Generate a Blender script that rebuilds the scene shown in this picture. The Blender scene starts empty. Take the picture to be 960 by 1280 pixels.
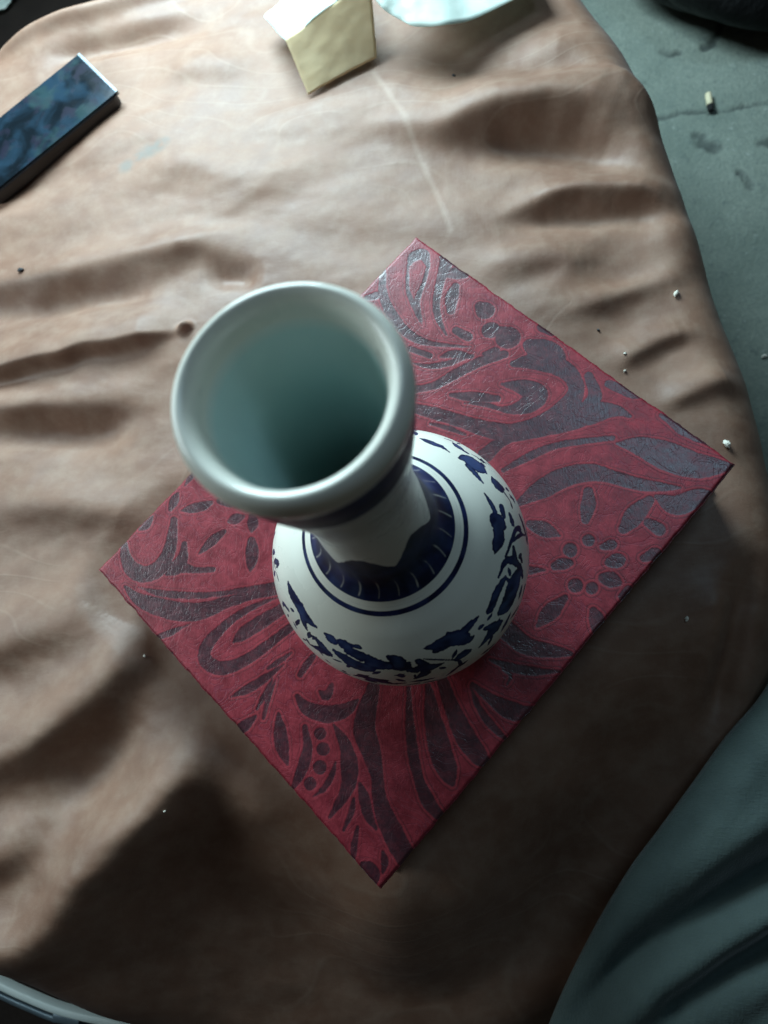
import bpy, bmesh, math, random
import numpy as np
from mathutils import Matrix, Vector

random.seed(7)
rng = np.random.default_rng(7)
scene = bpy.context.scene
C = scene.collection
R = math.radians

# ------------------------------------------------------------------ camera
K = 1.6                                   # metres per construction unit x 1/10
U = K * 0.19262                           # short side of the box lid, metres
TX, TY = -0.2729, 0.1631                  # camera tilt
CAM = np.array([0.2278, -0.4293, 1.607]) * U
FPX = 880.6                               # focal length in photo pixels (960 x 1280)


def rx(a):
    c, s = math.cos(a), math.sin(a)
    return np.array([[1, 0, 0], [0, c, -s], [0, s, c]])


def ry(a):
    c, s = math.cos(a), math.sin(a)
    return np.array([[c, 0, s], [0, 1, 0], [-s, 0, c]])


RW = rx(TX) @ ry(TY) @ np.diag([1., -1., -1.])      # world -> camera (x right, y down, z forward)
cd = bpy.data.cameras.new('camera')
cam = bpy.data.objects.new('camera', cd)
C.objects.link(cam)
rc = RW.T @ np.diag([1., -1., -1.])
M4 = Matrix.Identity(4)
for i in range(3):
    for j in range(3):
        M4[i][j] = rc[i, j]
    M4[i][3] = CAM[i]
cam.matrix_world = M4
cd.sensor_fit = 'VERTICAL'
cd.sensor_height = 36.0
cd.sensor_width = 27.0
cd.lens = FPX / 1280.0 * 36.0
cd.clip_start, cd.clip_end = 0.01, 50
cd.dof.use_dof = True
cd.dof.focus_distance = 0.285 * K
cd.dof.aperture_fstop = 7.5
scene.camera = cam

# ------------------------------------------------------------------ light
w = bpy.data.worlds.new('World')
scene.world = w
w.use_nodes = True
bg = w.node_tree.nodes['Background']
bg.inputs[0].default_value = (1.0, 0.95, 0.86, 1)
bg.inputs[1].default_value = 0.028


def area(name, loc, target, size, size_y, power, col):
    l = bpy.data.lights.new(name, 'AREA')
    l.shape = 'RECTANGLE'
    l.size, l.size_y, l.energy, l.color = size, size_y, power, col
    o = bpy.data.objects.new(name, l)
    C.objects.link(o)
    o.location = loc
    o.rotation_euler = (Vector(target) - Vector(loc)).to_track_quat('-Z', 'Y').to_euler()
    return o


area('window_light', (-0.30, 0.86, 0.44), (-0.16, 0.36, -0.05), 0.50, 0.36, 19.5, (0.66, 0.90, 0.99))
area('overhead_sheen_light', (0.80, 1.00, 2.2), (0.15, 0.05, 0), 0.5, 0.5, 7.5, (0.48, 0.78, 1.0))  # unseen overhead source, added for the blue sheen on the lid

area('side_window_light', (-0.88, 0.16, 0.46), (-0.25, 0.02, -0.02), 0.55, 0.40, 5, (0.78, 0.95, 1.0))

vs = scene.view_settings
vs.view_transform = 'Standard'
vs.look = 'None'
vs.exposure = 0.17
vs.gamma = 1.0
scene.render.resolution_x, scene.render.resolution_y = 768, 1024
scene.render.engine = 'CYCLES'

# ------------------------------------------------------------------ helpers
def ray(px, py):
    d = np.array([(px - 480.0) / FPX, (py - 640.0) / FPX, 1.0])
    return RW.T @ d


def at(px, py, z=0.0):
    d = ray(px, py)
    t = (z - CAM[2]) / d[2]
    p = CAM + t * d
    return np.array([p[0], p[1], z])


def at_many(pts, z=0.0):
    return np.array([at(p[0], p[1], z) for p in pts])


def catmull(P, n=12, closed=False):
    P = np.asarray(P, float)
    if len(P) == 1:
        return P
    if closed:
        Q = np.vstack([P[-1], P, P[0], P[1]])
    else:
        Q = np.vstack([2 * P[0] - P[1], P, 2 * P[-1] - P[-2]])
    out = []
    for i in range(1, len(Q) - 2):
        p0, p1, p2, p3 = Q[i - 1], Q[i], Q[i + 1], Q[i + 2]
        for k in range(n):
            t = k / n
            out.append(0.5 * (2 * p1 + (p2 - p0) * t + (2 * p0 - 5 * p1 + 4 * p2 - p3) * t * t
                              + (3 * p1 - p0 - 3 * p2 + p3) * t ** 3))
    if not closed:
        out.append(Q[-2])
    return np.array(out)


def hash2(ix, iy, seed):
    h = (ix.astype(np.int64) * 374761393 + iy.astype(np.int64) * 668265263 + seed * 974634777) & 0x7fffffff
    h = ((h ^ (h >> 13)) * 1274126177) & 0x7fffffff
    return ((h ^ (h >> 16)) & 0xffff) / 65535.0


def vnoise(x, y, seed=0):
    ix, iy = np.floor(x), np.floor(y)
    fx, fy = x - ix, y - iy
    fx = fx * fx * fx * (fx * (fx * 6 - 15) + 10)
    fy = fy * fy * fy * (fy * (fy * 6 - 15) + 10)
    a, b = hash2(ix, iy, seed), hash2(ix + 1, iy, seed)
    c, d = hash2(ix, iy + 1, seed), hash2(ix + 1, iy + 1, seed)
    return (a + (b - a) * fx) * (1 - fy) + (c + (d - c) * fx) * fy - 0.5


def fbm(x, y, oct=4, seed=0):
    v, a = 0, 1.0
    for o in range(oct):
        v = v + a * vnoise(x * 2 ** o + 13.7 * o, y * 2 ** o - 7.1 * o, seed + o)
        a *= 0.5
    return v


def tag(o, label=None, cat=None, group=None, kind=None):
    for k, v in (('label', label), ('category', cat), ('group', group), ('kind', kind)):
        if v:
            o[k] = v
    return o


def empty(name, loc=(0, 0, 0)):
    o = bpy.data.objects.new(name, None)
    C.objects.link(o)
    o.empty_display_size = 0.02
    o.location = loc
    return o


def mesh_obj(name, verts, faces, mat, parent=None, smooth=True, attrs=None):
    """verts are world coordinates; a parent is only ever moved, never turned"""
    me = bpy.data.meshes.new(name)
    v = np.asarray(verts, float)
    if parent is not None:
        off = np.array(parent.location)
        if parent.parent is not None:
            off = off + np.array(parent.parent.location)
        v = v - off
    me.from_pydata(v.tolist(), [], faces if isinstance(faces, list) else faces.tolist())
    if smooth:
        me.polygons.foreach_set('use_smooth', np.ones(len(me.polygons), bool))
    for k, arr in (attrs or {}).items():
        a = me.attributes.new(k, 'FLOAT', 'POINT')
        a.data.foreach_set('value', np.asarray(arr, np.float32))
    me.materials.append(mat)
    me.update()
    o = bpy.data.objects.new(name, me)
    C.objects.link(o)
    if parent is not None:
        o.parent = parent
    return o


def grid_faces(nu, nv, wrap_u=False, flip=False):
    i = np.arange(nu if wrap_u else nu - 1)
    j = np.arange(nv - 1)
    I, J = np.meshgrid(i, j, indexing='ij')
    I2 = (I + 1) % nu
    f = np.stack([I * nv + J, I2 * nv + J, I2 * nv + J + 1, I * nv + J + 1], -1).reshape(-1, 4)
    return f[:, ::-1] if flip else f


def bevel(o, wdt, seg=3):
    m = o.modifiers.new('bevel', 'BEVEL')
    m.width, m.segments = wdt, seg
    m.limit_method = 'ANGLE'
    m.angle_limit = R(40)


# ---- node helpers
class Mat:
    def __init__(self, name, base=(.5, .5, .5), rough=.5, spec=.5, metal=0):
        self.m = bpy.data.materials.new(name)
        self.m.use_nodes = True
        self.t = self.m.node_tree
        self.b = self.t.nodes['Principled BSDF']
        self.b.inputs['Base Color'].default_value = (*base, 1)
        self.b.inputs['Roughness'].default_value = rough
        self.b.inputs['Specular IOR Level'].default_value = spec
        self.b.inputs['Metallic'].default_value = metal

    def n(self, typ, **kw):
        nd = self.t.nodes.new(typ)
        for k, v in kw.items():
            setattr(nd, k, v)
        return nd

    def link(self, a, b):
        self.t.links.new(a, b)

    def val(self, sock, v):
        if hasattr(v, 'is_output'):
            self.link(v, sock)
        else:
            sock.default_value = v

    def attr(self, name):
        return self.n('ShaderNodeAttribute', attribute_name=name).outputs['Fac']

    def coord(self, scale=(1, 1, 1)):
        tc = self.n('ShaderNodeTexCoord').outputs['Object']
        mp = self.n('ShaderNodeMapping')
        mp.inputs['Scale'].default_value = scale
        self.link(tc, mp.inputs[0])
        return mp.outputs[0]

    def noise(self, scale, detail=4, rough=.5, vec=None, dist=0):
        nd = self.n('ShaderNodeTexNoise')
        nd.inputs['Scale'].default_value = scale
        nd.inputs['Detail'].default_value = detail
        nd.inputs['Roughness'].default_value = rough
        nd.inputs['Distortion'].default_value = dist
        self.link(vec if vec is not None else self.coord(), nd.inputs['Vector'])
        return nd.outputs[0]

    def math(self, op, a, b=0.0, c=0.0):
        nd = self.n('ShaderNodeMath', operation=op)
        self.val(nd.inputs[0], a)
        self.val(nd.inputs[1], b)
        if op in ('MULTIPLY_ADD', 'COMPARE', 'WRAP'):
            self.val(nd.inputs[2], c)
        return nd.outputs[0]

    def ramp(self, fac, a, b, lo=0.0, hi=1.0):
        nd = self.n('ShaderNodeMapRange', interpolation_type='SMOOTHSTEP')
        self.val(nd.inputs[0], fac)
        nd.inputs[1].default_value, nd.inputs[2].default_value = a, b
        nd.inputs[3].default_value, nd.inputs[4].default_value = lo, hi
        return nd.outputs[0]

    def mix(self, fac, a, b):
        nd = self.n('ShaderNodeMix', data_type='RGBA')
        self.val(nd.inputs[0], fac)
        for s, v in ((nd.inputs[6], a), (nd.inputs[7], b)):
            self.val(s, v if hasattr(v, 'is_output') else (*v, 1))
        return nd.outputs[2]

    def color(self, c):
        self.link(c, self.b.inputs['Base Color'])

    def rough(self, r):
        self.val(self.b.inputs['Roughness'], r)

    def translucent(self, fac, colr):
        tr = self.n('ShaderNodeBsdfTranslucent')
        tr.inputs[0].default_value = (*colr, 1)
        mx = self.n('ShaderNodeMixShader')
        mx.inputs[0].default_value = fac
        out = self.t.nodes['Material Output']
        self.link(self.b.outputs[0], mx.inputs[1])
        self.link(tr.outputs[0], mx.inputs[2])
        self.link(mx.outputs[0], out.inputs['Surface'])

    def bump(self, h, strength=.3, dist=.001):
        nd = self.n('ShaderNodeBump')
        nd.inputs['Strength'].default_value = strength
        nd.inputs['Distance'].default_value = dist
        self.link(h, nd.inputs['Height'])
        self.link(nd.outputs[0], self.b.inputs['Normal'])


# ------------------------------------------------------------------ levels
BT = 0.035 * K                 # thickness of the box
ZC = -BT                       # cushion top under the box
ZF = -BT - 0.20 * K            # floor

# ------------------------------------------------------------------ materials
m = Mat('concrete', rough=.75, spec=.3)
n1 = m.noise(9, 6, .6)
n2 = m.noise(60, 4, .6)
n3 = m.noise(26, 3, .5)
cr = m.attr('crack')
col = m.mix(m.ramp(n1, .3, .7), (.155, .185, .155), (.235, .265, .222))
col = m.mix(m.ramp(n2, .58, .72, 0, .55), col, (.09, .11, .105))
col = m.mix(m.ramp(n3, .70, .76, 0, .5), col, (.045, .055, .055))
grit = m.noise(230, 3, .7)
col = m.mix(m.ramp(grit, .3, .75, 0, .55), col, (.11, .145, .13))
col = m.mix(m.ramp(m.noise(130, 3, .6), .62, .72, 0, .5), col, (.33, .36, .33))
col = m.mix(m.math('MULTIPLY', cr, .75), col, (.035, .042, .042))
m.color(col)
m.bump(m.math('ADD', m.math('ADD', m.math('MULTIPLY', n2, .6), n1), m.math('MULTIPLY', grit, .5)), .7, .004)
CONCRETE = m.m

m = Mat('suede_cover', rough=.6, spec=.5)
sx = m.n('ShaderNodeSeparateXYZ')
m.link(m.coord(), sx.inputs[0])
yy = m.math('ADD', sx.outputs[1], m.math('MULTIPLY', m.noise(5.0, 2, .5, m.coord((.7, 1, 1))), .42))
lines = m.math('ABSOLUTE', m.math('SUBTRACT', m.math('FRACT', m.math('MULTIPLY', yy, 27)), .5))
line = m.ramp(lines, 0, .09, 1, 0)
patch = m.ramp(m.noise(3.2, 2, .5), .45, .58)
line = m.math('MULTIPLY', line, patch)
fine = m.math('MULTIPLY', m.math('ADD', m.noise(620, 2, .6, m.coord((1, .3, .6))), m.noise(620, 2, .6, m.coord((.3, 1, .6)))), .6)
mott = m.noise(14, 4, .6)
worn = m.noise(55, 5, .65)
crease = m.attr('crease')
stain = m.attr('stain')
col = m.mix(m.ramp(mott, .3, .7), (.158, .080, .050), (.215, .118, .077))
col = m.mix(m.ramp(worn, .35, .75, 0, .35), col, (.29, .205, .15))
col = m.mix(m.math('MULTIPLY', line, .12), col, (.36, .27, .20))
col = m.mix(m.math('MULTIPLY', crease, .16), col, (.50, .40, .32))
col = m.mix(m.math('MULTIPLY', m.math('MULTIPLY', stain, m.ramp(worn, .35, .55)), .55), col, (.085, .105, .10))
m.color(col)
m.rough(m.ramp(mott, .3, .7, .54, .64))
m.b.inputs['Sheen Weight'].default_value = .05
m.b.inputs['Sheen Roughness'].default_value = .4
m.b.inputs['Sheen Tint'].default_value = (.75, .9, 1, 1)
h = m.math('ADD', m.math('MULTIPLY', line, .2), m.math('MULTIPLY', fine, .35))
h = m.math('ADD', h, m.math('MULTIPLY', crease, .35))
h = m.math('ADD', h, m.math('MULTIPLY', worn, .25))
m.bump(h, .32, .0014)
SUEDE = m.m

m = Mat('embossed_paper', rough=.5, spec=.4)
grain0 = m.noise(180, 4, .7)
sd = m.attr('sd')                                         # mm, negative inside the sunk dark motifs
wob = m.math('MULTIPLY', m.math('SUBTRACT', m.noise(120, 5, .65), .5), 2.6)
sdw = m.math('ADD', sd, wob)
dark0 = m.ramp(sd, -.5, .5, 1, 0)
dark = m.math('MULTIPLY', m.ramp(sdw, -.55, .5, 1, 0), m.ramp(grain0, .3, .62, .78, 1))
rim_ = m.math('MULTIPLY', m.ramp(sdw, .2, .7), m.ramp(sdw, 1.0, 1.7, 1, 0))
grain = m.noise(95, 5, .7)
sw = m.noise(38, 3, .5, dist=2.5)
swirl = m.ramp(m.math('ABSOLUTE', m.math('SUBTRACT', m.math('FRACT', m.math('MULTIPLY', sw, 5)), .5)), .0, .16, 1, 0)
red = m.mix(m.ramp(grain, .3, .75), (.14, .010, .018), (.27, .024, .038))
red = m.mix(m.math('MULTIPLY', swirl, m.ramp(m.noise(11, 2), .45, .6, .1, .5)), red, (.15, .02, .04))
red = m.mix(m.math('MULTIPLY', rim_, m.ramp(m.noise(14, 2), .4, .65, .02, .22)), red, (.36, .05, .055))
line2 = m.math('MULTIPLY', m.ramp(sdw, 1.5, 1.9), m.ramp(sdw, 2.3, 2.8, 1, 0))
red = m.mix(m.math('MULTIPLY', line2, m.ramp(m.noise(9, 2), .35, .6, .15, .6)), red, (.07, .008, .014))
drk = m.mix(m.ramp(grain, .35, .7), (.032, .007, .013), (.054, .012, .020))
m.color(m.mix(dark, red, drk))
m.rough(m.math('MULTIPLY_ADD', dark, -.08, m.ramp(grain, .3, .7, .40, .48)))
m.val(m.b.inputs['Specular IOR Level'], m.math('MULTIPLY_ADD', dark, .3, .5))
fib = m.noise(700, 2, .6, m.coord((1, .35, 1)))
hh = m.math('ADD', m.math('MULTIPLY', m.ramp(sd, -.8, .8), .12), m.math('MULTIPLY', dark0, -.08))
hh = m.math('ADD', hh, m.math('MULTIPLY', swirl, -.3))
hh = m.math('ADD', hh, m.math('MULTIPLY', fib, .7))
m.bump(hh, .35, .0006)
PAPER_RED = m.m

m = Mat('box_side', (.05, .012, .02), .6)
m.color(m.mix(m.noise(60, 4), (.035, .010, .016), (.10, .02, .03)))
BOXSIDE = m.m

m = Mat('porcelain', rough=.25, spec=.36)
p = m.attr('paint')
tone = m.attr('tone')
nz = m.noise(70, 4, .6)
glaze = m.mix(m.ramp(m.noise(6, 3), .3, .7), (.79, .78, .69), (.84, .83, .74))
blue = m.mix(m.ramp(nz, .35, .7), (.006, .008, .034), (.016, .025, .105))
blue = m.mix(tone, blue, (.075, .12, .27))
m.color(m.mix(m.ramp(m.math('ADD', p, m.math('MULTIPLY', m.math('SUBTRACT', nz, .5), .35)), .3, .7), glaze, blue))
m.b.inputs['Coat Weight'].default_value = .2
m.b.inputs['Coat Roughness'].default_value = .09
m.rough(m.math('MULTIPLY_ADD', p, .14, m.ramp(m.noise(40, 4), .3, .7, .24, .38)))
m.b.inputs['Subsurface Weight'].default_value = .0
m.bump(m.noise(28, 3), .08, .002)
PORCELAIN = m.m
m.val(m.b.inputs['Specular IOR Level'], m.math('MULTIPLY_ADD', p, -.22, .38))
m.val(m.b.inputs['Coat Weight'], m.math('MULTIPLY_ADD', p, -.15, .2))

m = Mat('celadon_glaze', (.42, .62, .60), .22)
cel = m.mix(m.ramp(m.noise(20, 4), .3, .7), (.56, .77, .73), (.64, .82, .78))
m.color(m.mix(m.attr('lip'), cel, (.84, .84, .77)))
m.bump(m.noise(60, 4), .12, .001)
CELADON = m.m

m = Mat('phone_glass', rough=.12)  # bluish reflections in the screen are mixed into its base colour
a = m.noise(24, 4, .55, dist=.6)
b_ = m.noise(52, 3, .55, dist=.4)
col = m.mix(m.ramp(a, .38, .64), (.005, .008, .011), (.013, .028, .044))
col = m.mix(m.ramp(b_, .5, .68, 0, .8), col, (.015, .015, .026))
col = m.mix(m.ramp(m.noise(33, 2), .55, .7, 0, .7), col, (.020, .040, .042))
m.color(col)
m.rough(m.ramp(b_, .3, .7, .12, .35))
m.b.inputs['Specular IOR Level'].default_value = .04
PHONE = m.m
PHONESIDE = Mat('phone_side', (.006, .005, .007), .45).m
m = Mat('phone_edge', (.45, .52, .58), .3, metal=.6)
m.rough(m.noise(80, 3))
m.color(m.mix(m.noise(60), (.16, .20, .23), (.24, .29, .33)))
PHONEEDGE = m.m

m = Mat('cream_paper', rough=.8, spec=.2)
m.color(m.mix(m.ramp(m.noise(30, 5), .35, .7), (.80, .66, .42), (.86, .73, .48)))
m.bump(m.noise(160, 5, .6), .15, .001)
m.translucent(.35, (.8, .66, .42))
CREAM = m.m
m = Mat('pale_lit_paper', rough=.85, spec=.2)  # cool light on the cream sheet's flaps put into colour; scrap shares it
m.color(m.mix(m.ramp(m.noise(50, 4), .35, .7), (.56, .64, .59), (.66, .72, .67)))
m.bump(m.noise(120, 5, .6), .2, .0015)
m.b.inputs['Subsurface Weight'].default_value = .0
m.translucent(.3, (.7, .78, .72))
PALE_LIT = m.m

m = Mat('teal_fabric', rough=.8, spec=.3)
g = m.math('ADD', m.noise(700, 2, .6, m.coord((1, .25, .6))), m.math('MULTIPLY', m.noise(700, 2, .6, m.coord((.25, 1, .6))), .8))
g = m.math('MULTIPLY', g, .58)
mm = m.noise(22, 4, .6)
col = m.mix(m.ramp(mm, .3, .7), (.028, .044, .041), (.042, .063, .058))
col = m.mix(m.ramp(g, .4, .7, 0, .4), col, (.035, .055, .058))
m.color(col)
m.b.inputs['Sheen Weight'].default_value = .2
m.bump(m.math('ADD', m.math('MULTIPLY', g, 1.6), m.math('MULTIPLY', mm, 2)), .45, .0012)
TEAL = m.m

m = Mat('dark_rubber', rough=.7, spec=.25)
m.color(m.mix(m.noise(30, 5), (.010, .007, .006), (.022, .015, .012)))
m.bump(m.noise(140, 4), .4, .002)
MAT = m.m
m = Mat('black_plastic_bag', (.006, .006, .007), .5)
m.bump(m.noise(40, 5, .6), .6, .01)
m.color(m.mix(m.noise(20), (.003, .003, .003), (.006, .006, .006)))
m.b.inputs['Specular IOR Level'].default_value = .15
BLACK = m.m
m = Mat('pale_metal', rough=.4, metal=0)
m.color(m.mix(m.noise(40, 4), (.55, .68, .68), (.66, .76, .75)))
STEEL = m.m
m = Mat('grey_blue_metal', (.10, .15, .18), .4, metal=.4)
m.color(m.mix(m.noise(40, 4), (.08, .12, .15), (.14, .19, .22)))
GREYBLUE = m.m
m = Mat('pale_crumb', rough=.8)
m.color(m.mix(m.noise(300, 3), (.62, .58, .48), (.8, .78, .7)))
CRUMB = m.m
m = Mat('dark_crumb', (.012, .014, .016), .7)
m.color(m.mix(m.noise(300, 3), (.01, .012, .015), (.03, .03, .035)))
DCRUMB = m.m
m = Mat('pale_wood', rough=.7)
m.color(m.mix(m.noise(200, 3), (.60, .52, .33), (.72, .64, .44)))
WOOD = m.m
m = Mat('char', (.006, .006, .006), .9)
m.bump(m.noise(600, 3), .5, .001)
CHAR = m.m

# ------------------------------------------------------------------ floor (one sheet, finer where it shows)
fx = np.unique(np.concatenate([np.linspace(-4, 4, 41), np.linspace(0.15, 1.0, 260)]))
fy = np.unique(np.concatenate([np.linspace(-4, 4, 41), np.linspace(-0.1, 1.1, 320)]))
FX, FY = np.meshgrid(fx, fy, indexing='ij')
crack = np.zeros_like(FX)
fz = ZF + 0.004 * fbm(FX * 6, FY * 6, 4, 3)
for pts, wd in (([(822, 148), (838, 146), (850, 141), (872, 140), (905, 139), (935, 132), (970, 128), (1010, 132)], 1.7),
                ([(872, 172), (885, 180), (898, 185)], 4.0),
                ([(948, 180), (965, 178), (985, 184)], 3.0),
                ([(925, 215), (934, 224), (940, 232)], 2.6),
                ([(905, 24), (893, 50), (880, 60)], 3.2),
                ([(828, 62), (836, 66), (846, 64)], 3.0)):
    cp = catmull([at(x, y, ZF)[:2] for x, y in pts], 14)
    wm = wd * np.linalg.norm(CAM - at(900, 150, ZF)) / FPX
    d = np.full(FX.shape, 9.0)
    for q in cp:
        jx, jy = rng.normal(0, wm * .5, 2)
        d = np.minimum(d, np.hypot(FX - q[0] - jx, FY - q[1] - jy))
    k = np.clip(1.4 - d / wm, 0, 1)
    crack = np.maximum(crack, k * (0.55 + 0.8 * np.clip(fbm(FX * 60, FY * 60, 2, 9) + .4, 0, 1)))
crack = np.clip(crack, 0, 1)
fz = fz - 0.003 * crack
floor = mesh_obj('floor', np.stack([FX, FY, fz], -1).reshape(-1, 3), grid_faces(len(fx), len(fy)), CONCRETE,
                 attrs={'crack': crack.ravel()})
tag(floor, 'worn grey-green concrete floor with a thin crack', kind='structure')

# ------------------------------------------------------------------ cushion
QUAD = [(122, 712), (520, 295), (920, 580), (475, 1112)]          # lid corners: left, top, right, bottom
qL, qT, qR, qB = [at(*p)[:2] for p in QUAD]
P0F, DF = at(380, 930, ZC)[:2], np.array([.5, -.87])


P1F = at(215, 1000, ZC)[:2]
_v = at(30, 1200, ZC)[:2] - at(265, 885, ZC)[:2]
DF1 = np.array([-_v[1], _v[0]]) / np.linalg.norm(_v)


def fall_z(x, y):
    """how far the cushion has sunk towards its lower right"""
    a = np.clip((x - P0F[0]) * DF[0] + (y - P0F[1]) * DF[1] + .02, 0, 1)
    b = np.clip((x - P1F[0]) * DF1[0] + (y - P1F[1]) * DF1[1], 0, 1)
    mk = np.clip((.26 - x) / .16, 0, 1)
    return .26 * a * a / (a + .04) + .055 * (1 - np.exp(-(b / .075) ** 1.5)) * mk * mk * (3 - 2 * mk)


outl = [(735, 0), (790, 75), (832, 160), (862, 240), (905, 370), (935, 450), (958, 525), (975, 610), (985, 700),
        (985, 800), (965, 920), (910, 1050), (820, 1180), (700, 1285), (560, 1335), (400, 1345), (250, 1312),
        (140, 1285), (60, 1255), (0, 1222), (-90, 1160), (-200, 1000), (-260, 800), (-270, 600), (-230, 380),
        (-130, 180), (0, 78), (70, 40), (150, 4), (300, -60), (450, -100), (600, -100), (690, -60)]
ZO = ZC - 0.012 * K
def edge_at(x, y):
    p = at(x, y, ZO)
    for _ in range(5):
        p = at(x, y, ZO - float(fall_z(p[0], p[1])))
    return p[:2]


oc = catmull([edge_at(x, y) for x, y in outl], 10, True)
cc = at(380, 610, ZO)[:2]
ang = np.arctan2(oc[:, 1] - cc[1], oc[:, 0] - cc[0])
rad = np.hypot(oc[:, 0] - cc[0], oc[:, 1] - cc[1])
o_ = np.argsort(ang)
ang, rad = ang[o_], rad[o_]
ang3 = np.concatenate([ang - 2 * np.pi, ang, ang + 2 * np.pi])
rad3 = np.concatenate([rad, rad, rad])


def outline_r(th):
    return np.interp(th, ang3, rad3)


PXM = np.linalg.norm(CAM - at(480, 640, ZC)) / FPX       # metres per photo pixel at the cushion

# ridges: points px, amplitude mm (construction), sigma px on the lit side, sigma px on the far side
FOLDS = [
    ([(280, 150), (400, 160), (480, 150), (560, 155), (640, 138), (740, 142), (800, 175), (855, 235)], [1.5, 2, 3, 5, 8, 8, 6, 3], 34, 17),
    ([(600, 275), (700, 240), (790, 232), (862, 250)], [2, 4, 4, 2], 16, 9),
    ([(600, 290), (700, 268), (790, 260), (868, 272)], [-1, -3, -3, -1], 10, 14),
    ([(560, 345), (640, 330), (700, 318), (760, 318)], [1, 2.5, 2, .5], 18, 14),
    ([(680, 390), (760, 372), (830, 345), (880, 330)], [1, 2.5, 2, 1], 15, 12),
    ([(740, 470), (790, 440), (840, 415), (895, 400)], [1.2, 3, 3, 1.5], 14, 9),
    ([(800, 520), (850, 490), (900, 470), (940, 465)], [1, 2.5, 2.5, 1], 14, 9),
    ([(-40, 365), (60, 345), (150, 325), (250, 310), (330, 318)], [3, 4, 3.5, 3.5, 2], 22, 15),
    ([(-40, 478), (60, 452), (130, 433), (200, 418), (238, 408)], [6, 6, 5.5, 5, 3.0], 28, 7),
    ([(-40, 520), (60, 508), (150, 495), (215, 490)], [4, 4, 3, 1], 20, 16),
    ([(-40, 640), (60, 628), (150, 640), (200, 660)], [3, 4, 3, 1], 24, 20),
    ([(-40, 800), (40, 790), (110, 760), (150, 745)], [3, 4, 3, 1], 30, 22),
    ([(-40, 950), (50, 925), (120, 870), (175, 800), (190, 770)], [6, 7, 7, 5, 2], 34, 22),
    ([(-60, 1200), (30, 1190), (85, 1150), (130, 1090), (200, 1010), (250, 935), (268, 870)], [9, 10, 10, 10, 9, 7, 3], 30, 24),
    ([(-60, 1080), (20, 1060), (70, 1020)], [3, 4, 2], 24, 18),
    ([(-30, 70), (70, 36), (180, 0), (300, -40)], [5, 5, 4, 3], 16, 12),
    ([(40, 95), (110, 62), (200, 40), (320, 30)], [-3, -4, -4, -2], 16, 14),
    ([(180, 95), (260, 85), (330, 92)], [2, 3, 2], 26, 18),
    ([(100, 250), (220, 215), (330, 222), (440, 205)], [1.5, 2.5, 2, 1], 26, 20),
    ([(640, 70), (720, 75), (790, 110)], [2.5, 3, 1.5], 26, 16),
    ([(938, 640), (938, 720), (930, 800), (915, 870), (890, 940)], [-1.5, -3.5, -4.5, -4.5, -2], 12, 12),
    ([(880, 700), (905, 780), (890, 860)], [2, 3, 1.5], 26, 16),
    ([(290, 1060), (330, 1000), (350, 960)], [2, 3, 1], 30, 30),
    ([(520, 1190), (600, 1120), (640, 1090)], [2, 3, 1], 30, 30),
    ([(-40, 555), (50, 545), (130, 530), (200, 525)], [-4, -5, -4, -1], 22, 20),
    ([(-40, 395), (60, 378), (160, 362), (240, 352)], [-3, -3.5, -3, -1], 14, 14),
    ([(60, 1010), (120, 960), (180, 890)], [-4, -5, -3], 26, 22),
    ([(540, 190), (640, 178), (740, 185), (800, 215)], [-2, -4, -4, -1], 14, 20),
    ([(250, 350), (290, 345), (330, 348)], [-2, -3, -2], 14, 14),
    ([(700, 110), (790, 120), (830, 150)], [2, 3, 2], 14, 12),
    ([(222, 418), (236, 410), (246, 402)], [0, 3.5, 0], 5, 4),
]
F2 = []
for pts, amp, s1, s2 in FOLDS:
    P = np.array([[*at(x, y, ZC)[:2], a] for (x, y), a in zip(pts, amp)])
    Q = catmull(P, 14)
    u_ = np.linspace(0, 1, len(Q))
    (xa, ya), (xb, yb) = pts[0], pts[-1]
    if 0 < xa < 960 and 0 < ya < 1280:
        Q[:, 2] *= np.clip(u_ / .3, 0, 1) ** 1.3
    if 0 < xb < 960 and 0 < yb < 1280:
        Q[:, 2] *= np.clip((1 - u_) / .3, 0, 1) ** 1.3
    wide = 1.35 if s1 > 9 else 1.0
    F2.append((Q, wide * s1 * PXM, wide * s2 * PXM))
LDIR = np.array([-0.3, 0.95])


def box_dist(x, y):
    """signed distance outside the box footprint (negative inside)"""
    ds = []
    for a, b in ((qL, qT), (qT, qR), (qR, qB), (qB, qL)):
        e = (b - a) / np.linalg.norm(b - a)
        ds.append(-(x - a[0]) * e[1] + (y - a[1]) * e[0])
    d1, d2 = np.maximum(ds[0], ds[2]), np.maximum(ds[1], ds[3])
    return np.where(np.maximum(d1, d2) < 0, np.maximum(d1, d2), np.hypot(np.maximum(d1, 0), np.maximum(d2, 0)))


def nearest(P, X, Y):
    """squared distance to a polyline, the amplitude there and the offset vector"""
    best = np.full(X.shape, 1e9)
    amp = np.zeros(X.shape)
    ox_, oy_ = np.zeros(X.shape), np.zeros(X.shape)
    for a, b in zip(P[:-1], P[1:]):
        e = b[:2] - a[:2]
        t = np.clip(((X - a[0]) * e[0] + (Y - a[1]) * e[1]) / max(e @ e, 1e-12), 0, 1)
        dx, dy = X - a[0] - t * e[0], Y - a[1] - t * e[1]
        d2 = dx * dx + dy * dy
        k = d2 < best
        best[k], amp[k] = d2[k], (a[2] + (b[2] - a[2]) * t)[k]
        ox_[k], oy_[k] = dx[k], dy[k]
    return best, amp, ox_, oy_


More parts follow.
